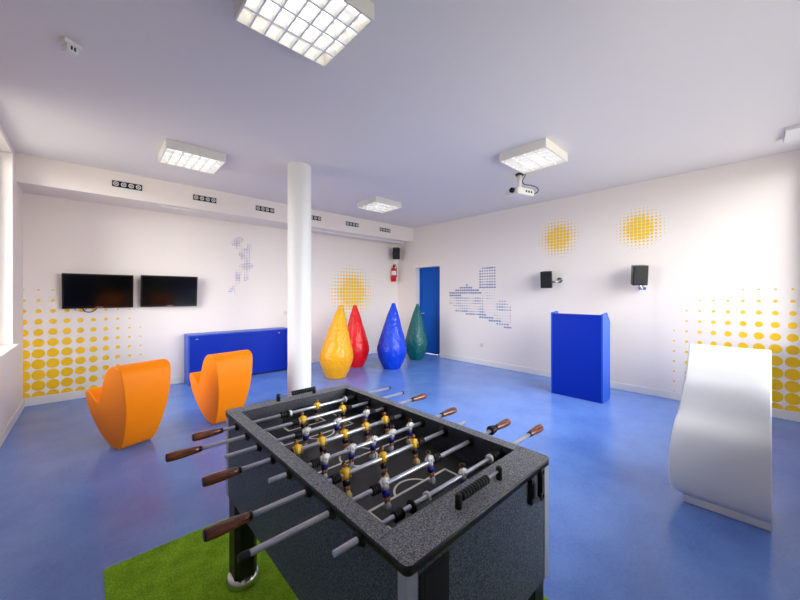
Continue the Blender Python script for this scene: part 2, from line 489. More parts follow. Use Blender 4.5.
# pale leaping figure
fig = [((1.97, 2.47), (2.06, 2.53), .07), ((2.0, 2.46), (2.1, 2.30), .06), ((2.1, 2.32), (2.17, 2.12), .075), ((2.24, 2.43), (2.17, 2.12), .05),
       ((2.17, 2.14), (2.24, 2.05), .06), ((2.16, 2.1), (2.03, 1.9), .06), ((2.22, 2.06), (2.16, 1.78), .045), ((2.03, 1.9), (2.02, 1.72), .05),
       ((2.02, 1.72), (1.89, 1.56), .03), ((1.94, 1.6), (2.0, 1.51), .02)]
SPF = .03
def fig_d(p):
    best = 9
    for (a, c, r) in fig:
        a = Vector(a); c = Vector(c); q = Vector(p); t = max(0, min(1, (q - a).dot(c - a) / (c - a).length_squared))
        best = min(best, (q - a - (c - a) * t).length / r)
    return best
def fig_r(i, j):
    p = (1.8 + (i + .5) * SPF, 1.42 + (j + .5) * SPF); dd = fig_d(p)
    if dd > 1: return 0
    return SPF * max(.16, min(.42, .30 + .3 * noise.noise(Vector((p[0] * 8, p[1] * 8, 1.7)))))
decal('figure_art', 'pale grey-blue halftone figure on the wall between the right screen and the pillar', lambda u, w: Vector((1.8 + u, YT - EPS, 1.42 + w)), 18, 40, (SPF, SPF), fig_r, M['print_pale'],
      lambda i, j: fig_d((1.8 + (i + .5) * SPF, 1.42 + (j + .5) * SPF)) < 1.7)

# ------------------------------------------------------------------ soffit vents
VL = ['wide white grille in the soffit above the left screen, leftmost of the row', 'white air grille in the soffit second from the left, above the right screen',
      'white air grille in the soffit just left of the pillar top', 'white air grille in the soffit peeking out right of the pillar',
      'white air grille in the soffit, second from its right end', 'white air grille at the right end of the soffit']
VX = [(.21, .54), (1.18, 1.5), (2.13, 2.47), (3.1, 3.42), (4.03, 4.36), (4.98, 5.3)]
def make_vent():
    r = thing('air_vent', VL[0], 'air vent', (0, 6.06, 3.035), 0, 'air grilles along the soffit')
    b = MB(); b.box(-.175, .175, -.006, 0, -.052, .052, M['white']); b.build('frame', r)
    b = MB(); b.box(-.165, .165, -.008, -.0062, -.042, .042, M['dark']); b.build('opening', r)
    for k in range(4):
        g = MB(); x = -.123 + k * .082
        g.torus((x, -.011, 0), (0, 1, 0), .026, .005, M['white'], 16, 6)
        for a in (PI / 4, -PI / 4): g.cyl((x - .026 * math.cos(a), -.011, -.026 * math.sin(a)), (x + .026 * math.cos(a), -.011, .026 * math.sin(a)), .0035, M['white'], 6)
        g.build('nozzle', r)
    return r
v0 = make_vent()
for k, (a, c) in enumerate(VX):
    r = v0 if k == 0 else copy_tree(v0)
    r.location.x = (a + c) / 2; r['label'] = VL[k]

# ------------------------------------------------------------------ ceiling lamps
LL = ['large square louvred ceiling lamp nearest the camera, at the top edge of the photo', 'square louvred ceiling lamp on the left, in front of the soffit grilles',
      'square louvred ceiling lamp on the right, beside the projector', 'smallest square louvred ceiling lamp, far back right of the pillar']
LXY = [(.914, 1.812), (.90, 4.68), (3.922, 1.848), (3.912, 4.775)]
def make_lamp():
    r = thing('ceiling_lamp', LL[0], 'ceiling lamp', (0, 0, H), 0, 'louvred ceiling lamps')
    sx, sy, h, w = .28, .302, .1, .012
    b = MB()
    for a in (-1, 1):
        b.box(*sorted((a * sx, a * (sx - w))), -sy, sy, -h, 0, M['cream'])
        b.box(-sx + w, sx - w, *sorted((a * sy, a * (sy - w))), -h, 0, M['cream'])
    b.build('housing', r)
    b = MB(); b.box(-sx + w, sx - w, -sy + w, sy - w, -.012, -.002, M['reflector']); b.build('reflector', r)
    for k in range(4):
        t = MB(); x = -.195 + k * .13
        t.cyl((x, -sy + .025, -.035), (x, sy - .025, -.035), .014, M['tube'], 12); t.build('tube', r)
    b = MB()
    for k in range(1, 4):
        x = -sx + 2 * sx * k / 4
        b.prism([(-.011, -.056), (.011, -.056), (.006, -.099), (-.006, -.099)], lambda p, t, x=x: Vector((x + p[0], t, p[1])), -sy + w, sy - w, M['louvre'])
    for k in range(1, 7):
        y = -sy + 2 * sy * k / 7
        b.prism([(-.007, -.062), (.007, -.062), (.005, -.097), (-.005, -.097)], lambda p, t, y=y: Vector((t, y + p[0], p[1])), -sx + w, sx - w, M['louvre'])
    b.build('louvre', r)
    return r
l0 = make_lamp()
for k, (x, y) in enumerate(LXY):
    r = l0 if k == 0 else copy_tree(l0)
    r.location = (x, y, H); r.rotation_euler.z = PI / 2; r['label'] = LL[k]

# motion detector on the ceiling
r = thing('ceiling_detector', 'small white detector with dark slots on the ceiling at upper left', 'detector', (-.105, 3.17, H), math.radians(30))
b = MB(); b.box(-.05, .05, -.04, .04, -.03, 0, M['white']); b.build('base', r, bevel=.006)
b = MB(); b.box(-.034, .034, -.03, .03, -.075, -.028, M['white']); b.build('housing', r, bevel=.006)
for x in (-.012, .006):
    b = MB(); b.box(x, x + .010, -.032, -.0295, -.06, -.035, M['dark']); b.build('slot', r)
b = MB(); b.box(.0335, .0355, -.012, .004, -.062, -.046, M['dark']); b.build('slot', r)

# slotted fitting by the window wall
r = thing('ceiling_fitting', 'white slotted fitting on the ceiling at the right edge of the photo', 'ceiling fitting', (5.38, -.25, H), 0)
b = MB(); b.box(-.2, .2, -.06, .06, -.045, 0, M['white']); b.build('housing', r, bevel=.006)
for k in range(4):
    b = MB(); b.box(-.165 + k * .09, -.105 + k * .09, .0595, .0615, -.036, -.018, M['tvframe']); b.build('slot', r)

# ------------------------------------------------------------------ projector
r = thing('projector', 'small white ceiling projector hanging on a short pole beside the right lamp', 'projector', (4.45, 2.3, H), math.radians(-15))
b = MB(); b.revolve((0, 0, -.02), (0, 0, 1), [(0, .055), (.02, .06)], M['black'], 20); b.build('ceiling_plate', r)
b = MB(); b.cyl((0, 0, -.22), (0, 0, -.02), .03, M['white']); b.box(-.06, .06, -.05, .05, -.228, -.2, M['white']); b.build('pole', r)
b = MB(); b.box(-.165, .165, -.125, .125, -.325, -.225, M['cream']); b.build('body', r, bevel=.024, seg=3)
b = MB(); b.cyl((-.155, -.03, -.262), (-.195, -.03, -.262), .036, M['black'], 20); b.cyl((-.16, -.03, -.262), (-.2, -.03, -.262), .027, M['screen'], 20); b.build('lens', r)
b = MB(); b.tube(catmull([(.06, -.05, -.005), (.04, -.04, -.06), (.015, -.04, -.11), (.03, -.055, -.155), (.11, -.12, -.18), (.18, -.16, -.22), (.195, -.14, -.27), (.16, -.08, -.28)], 5, False), .006, M['rubber']); b.build('cable', r)
b = MB()
for k in range(3): b.box(-.02 + k * .05, .01 + k * .05, -.127, -.1245, -.29, -.262, M['dark'])
b.build('vent', r)

# ------------------------------------------------------------------ screens
def tv(label, x0, x1, z0, z1):
    cx = (x0 + x1) / 2; w = (x1 - x0) / 2; h = (z1 - z0) / 2
    r = thing('mounted_television', label, 'television', (cx, YT - .10, (z0 + z1) / 2), 0, 'wall televisions'); r.rotation_euler.x = math.radians(8)
    b = MB(); b.box(-w, w, -.01, .045, -h, h, M['tvframe']); b.build('housing', r, bevel=.006)
    b = MB(); b.box(-w + .022, w - .022, -.0125, -.0095, -h + .04, h - .022, M['screen']); b.build('screen', r)
    b = MB(); b.box(-.04, .04, -.0125, -.0098, -h + .012, -h + .022, M['silver']); b.build('badge', r)
    b = MB(); b.box(-.15, .15, .044, .082, -.08, .08, M['black']); b.build('wall_bracket', r)
    return r
t = tv('left of the two black wall televisions, above the yellow dots', -.30, .478, 1.295, 1.795)
b = MB(); b.tube(catmull([(-.18, .04, -.24), (-.16, .05, -.30), (-.10, .05, -.315), (-.05, .05, -.29), (-.02, .04, -.24)], 5, False), .006, M['rubber']); b.build('cable', t)
b = MB(); b.tube(catmull([(-.24, .04, -.24), (-.26, .06, -.28), (-.2, .06, -.30), (-.15, .05, -.28), (-.14, .04, -.24)], 5, False), .004, M['rubber']); b.build('cable', t)
tv('right of the two black wall televisions, nearer the pillar', .566, 1.338, 1.298, 1.802)

# ------------------------------------------------------------------ low blue cabinet under the figure
r = thing('low_cabinet', 'low cobalt blue cabinet against the back wall, left of the pillar', 'cabinet', (1.16, 6.34, 0))
for x in (0, 1.70):
    b = MB(); b.box(x, x + .022, 0, .31, 0, .83, M['cobalt_lit']); b.build('side_panel', r)
b = MB(); b.box(.022, 1.70, 0, .31, .808, .83, M['cobalt_lit']); b.build('top', r)
b = MB(); b.box(.022, 1.70, .004, .026, .03, .808, M['cobalt']); b.build('front_panel', r)
b = MB(); b.box(.022, 1.70, .05, .07, 0, .03, M['dark']); b.build('plinth', r)
for x in (.13, 1.52):
    b = MB(); b.revolve((x, .004, .755), (0, -1, 0), [(0, .013), (.006, .013), (.008, .008)], M['silver'], 14); b.build('lock', r)

# ------------------------------------------------------------------ blue lectern
r = thing('lectern', 'tall cobalt blue lectern standing before the right wall', 'lectern', (5.14, 1.447, 0))
Lw, Ld, Lh = .705, .33, 1.225
b = MB(); b.box(0, .022, .022, Lw - .022, .0, Lh - .01, M['cobalt']); b.build('front_panel', r)
for y0 in (0, Lw - .022):
    b = MB(); b.prism([(0, 0), (Ld, 0), (Ld, Lh - .11), (.235, Lh - .02), (.20, Lh + .018), (.10, Lh + .012), (0, Lh)], lambda p, t: Vector((p[0], t, p[1])), y0, y0 + .022, M['cobalt_lit']); b.build('side_panel', r, bevel=.003)
b = MB(); b.prism([(.022, Lh - .035), (Ld, Lh - .15), (Ld, Lh - .17), (.022, Lh - .055)], lambda p, t: Vector((p[0], t, p[1])), .022, Lw - .022, M['cobalt']); b.build('desk_top', r)
b = MB(); b.box(.04, Ld - .02, .022, Lw - .022, .55, .57, M['cobalt']); b.build('shelf', r)

# ------------------------------------------------------------------ white wavy pedestal
rows = [(3.165, 0, .367), (3.163, .06, .370)] + [(3.15, 0.065, 0.388), (3.11, 0.107, 0.428), (3.09, 0.176, 0.439), (3.085, 0.264, 0.441), (3.09, 0.365, 0.439), (3.1, 0.452, 0.432), (3.12, 0.53, 0.423), (3.155, 0.581, 0.417), (3.195, 0.625, 0.407), (3.215, 0.675, 0.398), (3.212, 0.746, 0.387), (3.195, 0.826, 0.373), (3.195, 0.879, 0.362), (3.215, 0.928, 0.359), (3.245, 0.983, 0.356), (3.29, 1.052, 0.356), (3.34, 1.122, 0.352)] + [(3.38, 1.118, .352), (3.42, 1.10, .354), (3.455, 1.03, .358)]
def soften(X, z, y):
    X2 = 3.165 + (X - 3.165) * .6
    return (X2, 1.5 - (1.5 - z) * X2 / X, y * X2 / X)
rows = [soften(*q) for q in rows]
rear = [(3.42, .9, .36), (3.50, .75, .38), (3.47, .6, .41), (3.46, .4, .43), (3.45, .2, .43), (3.44, .06, .38), (3.44, 0, .37)]
prof = rows + rear
sm = [prof[0], prof[1]] + catmull(prof[2:-1], 4, False) + [prof[-1]]
b = MB()
A = [b.bm.verts.new((x - 3.2, yl - .16, z)) for x, z, yl in sm]; B = [b.bm.verts.new((x - 3.2, -.059 - .16, z)) for x, z, yl in sm]
n = len(sm)
for i in range(n): b.face([A[i], A[(i + 1) % n], B[(i + 1) % n], B[i]], M['wave'], True)
b.face(A, M['wave']); b.face(B, M['wave'])
o = b.build('wavy_pedestal', loc=(3.178, .16, 0), bevel=.006, seg=3, angle=50, smooth=45)
tag(o, 'white glossy wavy plastic pedestal standing on the floor at right', 'pedestal')

# ------------------------------------------------------------------ orange chairs
CP = [(.50, .53), (.53, .515), (.545, .46), (.53, .38), (.47, .26), (.35, .13), (.2, .035), (.06, .0), (-.02, .006), (-.09, .06), (-.18, .22), (-.245, .42), (-.262, .58), (-.254, .70), (-.23, .785), (-.17, .826), (-.10, .830), (-.03, .810), (.05, .755), (.12, .67), (.19, .565), (.245, .465), (.285, .425), (.335, .44), (.42, .495)]
def make_chair(label, loc, rz):
    pts = catmull(CP, 4)
    b = MB(); a0, k = .137, .1
    A = [b.bm.verts.new((-(a0 + k * max(z, 0)), s, max(z, 0))) for s, z in pts]; B = [b.bm.verts.new(((a0 + k * max(z, 0)), s, max(z, 0))) for s, z in pts]
    n = len(pts)
    for i in range(n): b.face([A[i], A[(i + 1) % n], B[(i + 1) % n], B[i]], M['orange'], True)
    b.face(A, M['orange']); b.face(B, M['orange'])
    o = b.build('rocking_chair', loc=loc, rot=(0, 0, rz), bevel=.010, seg=3, angle=50, smooth=40)
    return tag(o, label, 'chair', 'orange moulded chairs')
y = math.radians(20)
make_chair('orange moulded plastic chair on the left, in front of the yellow wall dots', (.187 + .137 * math.cos(y), 4.195 + .137 * math.sin(y), 0), y)
y = math.radians(9)
make_chair('orange moulded plastic chair in front of the low blue cabinet, behind the football table', (1.022 + .137 * math.cos(y), 4.265 + .137 * math.sin(y), 0), y)

# ------------------------------------------------------------------ teardrop bags
def bag(label, x, y, h, w, m, seed, lean):
    prof = [(0, .001), (0, .14), (.012, .168), (.05, .188), (.12, .222), (.22, .262), (.32, .287), (.39, .292), (.46, .282), (.56, .256), (.70, .217), (.84, .177), (.98, .137), (1.10, .102), (1.19, .070), (1.25, .050), (1.285, .040), (1.305, .028), (1.312, .001)]
    pr = catmull(prof, 5, False)
    b = MB(); n = 110; rings = []
    for z, rr in pr:
        ring = []
        for i in range(n):
            a = 2 * PI * i / n
            f = 1.0
            if rr > .02:
                zz = z / 1.31
                top = max(0, min(1, (zz - .35) * 2.2)); low = max(0, 1 - zz * 2.4)
                f += .030 * noise.noise(Vector((math.cos(a) * 2, math.sin(a) * 2, z * 2 + seed)))
                f += (.015 + .07 * top) * (abs(noise.noise(Vector((math.cos(a) * 4.5, math.sin(a) * 4.5, z * 2.6 + seed * 2)))) - .2)
                f += .045 * low * (abs(noise.noise(Vector((math.cos(a) * 2.2, math.sin(a) * 2.2, z * 17 + seed)))) - .2)
                f += .022 * noise.noise(Vector((math.cos(a) * 8, math.sin(a) * 8, z * 9 + seed)))
            q = max(rr, .0005) * f * (w / .584)
            ring.append(Vector((q * math.cos(a) + lean[0] * z * z, q * math.sin(a) + lean[1] * z * z, max(0, z) * h / 1.312)))
        rings.append(ring)
    b.loft(rings, m)
    o = b.build('teardrop_bag', loc=(x, y, 0))
    return tag(o, label, 'bag', 'standing teardrop bags')
bag('yellow vinyl teardrop bag standing on the floor, leftmost and nearest of four', 3.255, 5.205, 1.305, .60, M['vy'], 1.3, (.05, -.02))
bag('red vinyl teardrop bag standing partly behind the yellow one', 4.055, 5.73, 1.278, .57, M['vr'], 4.1, (-.01, .0))
bag('bright blue vinyl teardrop bag standing left of the green one', 4.492, 5.085, 1.325, .60, M['vb'], 7.7, (.02, -.01))
bag('dark green vinyl teardrop bag standing in front of the blue door', 5.526, 5.404, 1.277, .53, M['vg'], 9.2, (.02, -.01))

# ------------------------------------------------------------------ speakers
def speaker(label, loc, rz, tilt, bracket):
    r = thing('wall_speaker', label, 'speaker', loc, rz, None)
    mt = Matrix.Rotation(tilt, 4, 'X')
    b = MB()
    A = [(-.095, -.085), (.095, -.085), (.075, .085), (-.075, .085)]
    b.prism([p for p in A], lambda p, t: mt @ Vector((p[0], p[1], t)), -.145, .145, M['black']); b.build('cabinet', r, bevel=.008)
    b = MB(); b.prism([(-.084, -.135), (.084, -.135), (.084, .135), (-.084, .135)], lambda p, t: mt @ Vector((p[0], t, p[1])), -.0915, -.0845, M['rubber']); b.build('grille', r, bevel=.003)
    b = MB()
    if bracket:
        wall, br = bracket
        b.tube(catmull([mt @ Vector((0, .08, br)), *[Vector(p) for p in wall[:-1]], Vector(wall[-1])], 5, False), .017, M['silver'])
        a = Vector(wall[-1]); d = (a - Vector(wall[-2])).normalized()
        b.revolve(a - d * .012, d, [(0, .048), (.012, .052)], M['silver'], 20)
    b.build('bracket', r)
    return r
# local frame: front is -Y. wall direction worked out per speaker
def to_local(p, loc, rz):
    dx, dy = p[0] - loc[0], p[1] - loc[1]; c, s = math.cos(-rz), math.sin(-rz)
    return (dx * c - dy * s, dx * s + dy * c, p[2] - loc[2])
for label, loc, rz, tilt, wp in (
    ('black speaker turned sideways on the right wall below the farther small sun', (5.93, 2.55, 1.765), math.radians(-78), .12, [(6.0, 2.44, 1.72), (6.06, 2.40, 1.74), (XR, 2.40, 1.75)]),
    ('black speaker on the right wall below the sun nearest the bright window', (5.93, 1.2, 1.785), math.radians(-62), .14, [(6.03, 1.19, 1.60), (6.06, 1.19, 1.58), (XR, 1.19, 1.60)]),
    ('black speaker high in the far corner above the red extinguisher', (5.87, 6.47, 2.58), math.radians(-38), .3, [(5.94, 6.6, 2.6), (5.95, 6.63, 2.6), (5.95, YT, 2.6)])):
    speaker(label, loc, rz, tilt, ([to_local(p, loc, rz) for p in wp], -.05))

# ------------------------------------------------------------------ fire extinguisher
r = thing('fire_extinguisher', 'red fire extinguisher hung on the back wall below the corner speaker', 'fire extinguisher', (5.895, YT - .085, 1.84))
b = MB(); b.revolve((0, 0, 0), (0, 0, 1), [(0, .055), (.012, .066), (.30, .066), (.34, .055), (.365, .025), (.385, .02)], M['red'], 24); b.build('cylinder', r)
b = MB(); b.revolve((0, 0, .17), (0, 0, 1), [(0, .0675), (.11, .0675)], M['label'], 24, cap=False); b.build('label_wrap', r)
b = MB(); b.box(-.02, .02, -.02, .02, .385, .42, M['black']); b.box(-.014, .014, -.09, .02, .42, .432, M['black']); b.box(-.014, .014, -.08, .02, .445, .456, M['red']); b.build('valve', r)
b = MB(); b.tube(catmull([(.02, 0, .40), (.07, -.01, .40), (.086, -.01, .33), (.08, -.02, .2), (.078, -.02, .12)], 5, False), .009, M['rubber']); b.build('hose', r)
b = MB(); b.box(-.03, .03, .06, .085, .3, .36, M['silver']); b.build('wall_mount', r)

# ------------------------------------------------------------------ sockets
def socket(label, loc, rz):
    r = thing('wall_socket', label, 'socket', loc, rz)
    b = MB(); b.box(-.042, .042, -.01, 0, -.042, .042, M['socket']); b.build('plate', r, bevel=.004)
    b = MB(); b.revolve((0, -.0112, 0), (0, 1, 0), [(0, .02), (.002, .022)], M['alu'], 16); b.build('insert', r)
socket('small pale wall socket low on the right wall below the chapel drawing', (XR, 4.01, .42), PI * -.5)
socket('small pale wall switch on the back wall beside the pillar', (2.945, YT, 1.12), 0)

# ------------------------------------------------------------------ green rug
b = MB(); b.box(.05, 1.64, .05, 2.41, 0, .012, M['turf'])
o = b.build('turf_rug', bevel=.004); tag(o, 'green artificial turf rug lying under the football table', 'rug')

# ------------------------------------------------------------------ football table
TX0, TX1, TY0, TY1, TZ = .515, 1.264, .53, 1.91, .89
IX0, IX1, IY0, IY1 = .57, 1.215, .65, 1.825
ZR, ZF = .857, .762
T = thing('football_table', 'grey speckled table football table with steel rods, standing on the green rug', 'football table', ((TX0 + TX1) / 2, (TY0 + TY1) / 2, .012))
TL = T.location.copy()
def tb(mb, name, parent=T, **k):
    bmesh.ops.translate(mb.bm, verts=mb.bm.verts, vec=-TL)
    return mb.build(name, parent, **k)

# rail: one ring with rounded outer corners
def rounded_rect(x0, x1, y0, y1, r, n=6):
    P = []
    for cx, cy, a in ((x1 - r, y0 + r, -PI / 2), (x1 - r, y1 - r, 0), (x0 + r, y1 - r, PI / 2), (x0 + r, y0 + r, PI)):
        for k in range(n + 1):
            t = a + PI / 2 * k / n; P.append((cx + r * math.cos(t), cy + r * math.sin(t)))
    return P
b = MB()
out = rounded_rect(TX0, TX1, TY0, TY1, .018); inn = rounded_rect(IX0, IX1, IY0, IY1, .0015)
n = len(out)
V = {}
for nm, pl, z in (('ot', out, TZ), ('ob', out, TZ - .024), ('it', inn, TZ), ('ib', inn, TZ - .024)):
    V[nm] = [b.bm.verts.new((x, y, z)) for x, y in pl]
for i in range(n):
    j = (i + 1) % n
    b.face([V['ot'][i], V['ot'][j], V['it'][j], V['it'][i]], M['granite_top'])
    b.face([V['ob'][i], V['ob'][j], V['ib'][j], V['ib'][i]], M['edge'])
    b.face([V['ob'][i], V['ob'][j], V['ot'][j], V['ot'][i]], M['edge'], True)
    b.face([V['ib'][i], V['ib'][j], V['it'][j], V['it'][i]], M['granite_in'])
tb(b, 'top_rail')
for x0, x1, yy in ((TX0 + .002, IX0, IY0 - .008), (IX1, TX1 - .002, IY0 - .008), (TX0 + .002, IX0, IY1 + .008), (IX1, TX1 - .002, IY1 + .008)):
    b = MB(); b.box(x0, x1, yy - .0008, yy + .0008, TZ - .001, TZ + .0004, M['edge']); tb(b, 'joint_line')

# cabinet walls
BZ = .45
fx0, fx1, fy0, fy1 = TX0 + .008, TX1 - .008, TY0 + .008, TY1 - .008
b = MB()
ring_o = [(fx0, fy0), (fx1, fy0), (fx1, fy1), (fx0, fy1)]; ring_i = [(IX0, IY0), (IX1, IY0), (IX1, IY1), (IX0, IY1)]
vo0 = [b.bm.verts.new((x, y, BZ)) for x, y in ring_o]; vo1 = [b.bm.verts.new((x, y, TZ - .024)) for x, y in ring_o]
vi1 = [b.bm.verts.new((x, y, TZ - .024)) for x, y in ring_i]; vi0 = [b.bm.verts.new((x, y, ZF - .01)) for x, y in ring_i]
for i in range(4):
    j = (i + 1) % 4
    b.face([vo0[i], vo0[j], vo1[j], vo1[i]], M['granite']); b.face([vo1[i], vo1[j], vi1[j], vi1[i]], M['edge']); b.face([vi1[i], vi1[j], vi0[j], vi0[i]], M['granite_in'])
b.face(vo0, M['edge']); b.face(vi0, M['edge'])
tb(b, 'cabinet')

# aluminium corner profiles
for sx in (0, 1):
    for sy in (0, 1):
        b = MB(); w = .03
        x = fx0 if sx == 0 else fx1; yv = fy0 if sy == 0 else fy1; dx = 1 if sx == 0 else -1; dy = 1 if sy == 0 else -1
        q = .0025
        P = [(x - dx * q, yv - dy * q), (x + dx * w, yv - dy * q), (x + dx * w, yv), (x, yv), (x, yv + dy * w), (x - dx * q, yv + dy * w)]
        b.prism(P, lambda p, t: Vector((p[0], p[1], t)), BZ - .002, TZ - .026, M['alu']); tb(b, 'corner_profile')

# playfield with its markings
b = MB(); e = .0006
b.box(IX0, IX1, IY0, IY1, ZF - .012, ZF, M['field'])
cx, cy = (IX0 + IX1) / 2, (IY0 + IY1) / 2
def strip(x0, x1, y0, y1): b.box(x0, x1, y0, y1, ZF - .001, ZF + e, M['line'])
def arc(ox, oy, r, a0, a1, k=28, w=.0045):
    V0 = []
    for q in range(k + 1):
        a = a0 + (a1 - a0) * q / k
        V0.append((b.bm.verts.new((ox + (r - w) * math.cos(a), oy + (r - w) * math.sin(a), ZF + e)), b.bm.verts.new((ox + (r + w) * math.cos(a), oy + (r + w) * math.sin(a), ZF + e))))
    for p, q in zip(V0, V0[1:]): b.face([p[0], p[1], q[1], q[0]], M['line'])
lw = .0052
strip(IX0, IX1, cy - lw, cy + lw)
arc(cx, cy, .085, 0, 2 * PI, 48)
arc(cx, cy, .005, 0, 2 * PI, 16, .0049)
for sgn, yg in ((1, IY0), (-1, IY1)):
    y1 = yg + sgn * .25; x0, x1 = cx - .203, cx + .203
    ya, yb = sorted((yg, y1))
    strip(x0 - lw, x0 + lw, ya, yb); strip(x1 - lw, x1 + lw, ya, yb); strip(x0 - lw, x1 + lw, y1 - lw, y1 + lw)
    y2 = yg + sgn * .10; ya, yb = sorted((yg, y2))
    strip(cx - .11 - lw, cx - .11 + lw, ya, yb); strip(cx + .11 - lw, cx + .11 + lw, ya, yb); strip(cx - .11 - lw, cx + .11 + lw, y2 - lw, y2 + lw)
    a0 = math.radians(20) if sgn > 0 else math.radians(200)
    arc(cx, y1 - sgn * .028, .082, a0, a0 + math.radians(140), 24)
tb(b, 'playfield')
for yg, dy in ((IY0, 1), (IY1, -1)):
    b = MB(); ya, yb = sorted((yg, yg + dy * .002)); b.box(cx - .1, cx + .1, ya, yb, ZF + .001, ZF + .075, M['dark']); tb(b, 'goal_mouth')

# legs with levelling feet
for sx in (0, 1):
    for sy in (0, 1):
        x0 = fx0 + .004 if sx == 0 else fx1 - .114; x1 = x0 + .11
        y0 = fy0 + .004 if sy == 0 else fy1 - .134; y1 = y0 + .13
        b = MB(); ch = .022
        P = [(x0 + ch, y0), (x1 - ch, y0), (x1, y0 + ch), (x1, y1 - ch), (x1 - ch, y1), (x0 + ch, y1), (x0, y1 - ch), (x0, y0 + ch)]
        b.prism(P, lambda p, t: Vector((p[0], p[1], t)), .045, BZ + .001, M['black']); lg = tb(b, 'leg')
        f = MB(); f.revolve(((x0 + x1) / 2, (y0 + y1) / 2, .012), (0, 0, 1), [(0, .080), (.010, .082), (.028, .078), (.045, .070), (.052, .05)], M['silver'], 28); tb(f, 'foot', lg)

# score counters
def counter(yc, xa, xb, bead0, bead1):
    b = MB(); b.cyl((xa, yc, TZ + .027), (xb, yc, TZ + .027), .0038, M['steel'], 10); s = tb(b, 'score_counter')
    for x in (xa, xb):
        b = MB(); b.revolve((x, yc, TZ - .002), (0, 0, 1), [(0, .0105), (.038, .0105), (.043, .007)], M['black'], 16); tb(b, 'post', s)
    for k in range(10):
        x = bead0 + (bead1 - bead0) * (k + .5) / 10; hw = (bead1 - bead0) / 20
        q = MB(); q.revolve((x - hw * .92, yc, TZ + .027), (1, 0, 0), [(0, .010), (hw * .5, .0138), (hw * 1.34, .0138), (hw * 1.84, .010)], M['black'], 14); tb(q, 'bead', s)
counter(.583, .770, .988, .781, .918)
counter(1.868, .785, 1.01, .865, 1.0)

# ball return recess, latches and hook on the near end
b = MB(); yf = fy0
b.box(.560, .668, yf - .004, yf + .001, .70, .848, M['dark']); tb(b, 'ball_return', bevel=.003)
b = MB(); b.box(.574, .654, yf - .0055, yf - .0038, .715, .838, M['dark']); tb(b, 'recess')
b = MB(); b.box(1.100, 1.124, yf - .014, yf + .001, .778, .868, M['black']); b.box(1.104, 1.120, yf - .02, yf - .012, .80, .85, M['rubber']); tb(b, 'latch', bevel=.003)
b = MB(); b.box(1.176, 1.192, yf - .008, yf + .001, .772, .866, M['black']); b.torus((1.184, yf - .012, .862), (0, 1, 0), .011, .003, M['black']); b.torus((1.184, yf - .012, .776), (0, 1, 0), .012, .0035, M['black']); b.box(1.180, 1.188, yf - .014, yf - .006, .78, .86, M['rubber']); tb(b, 'hook')

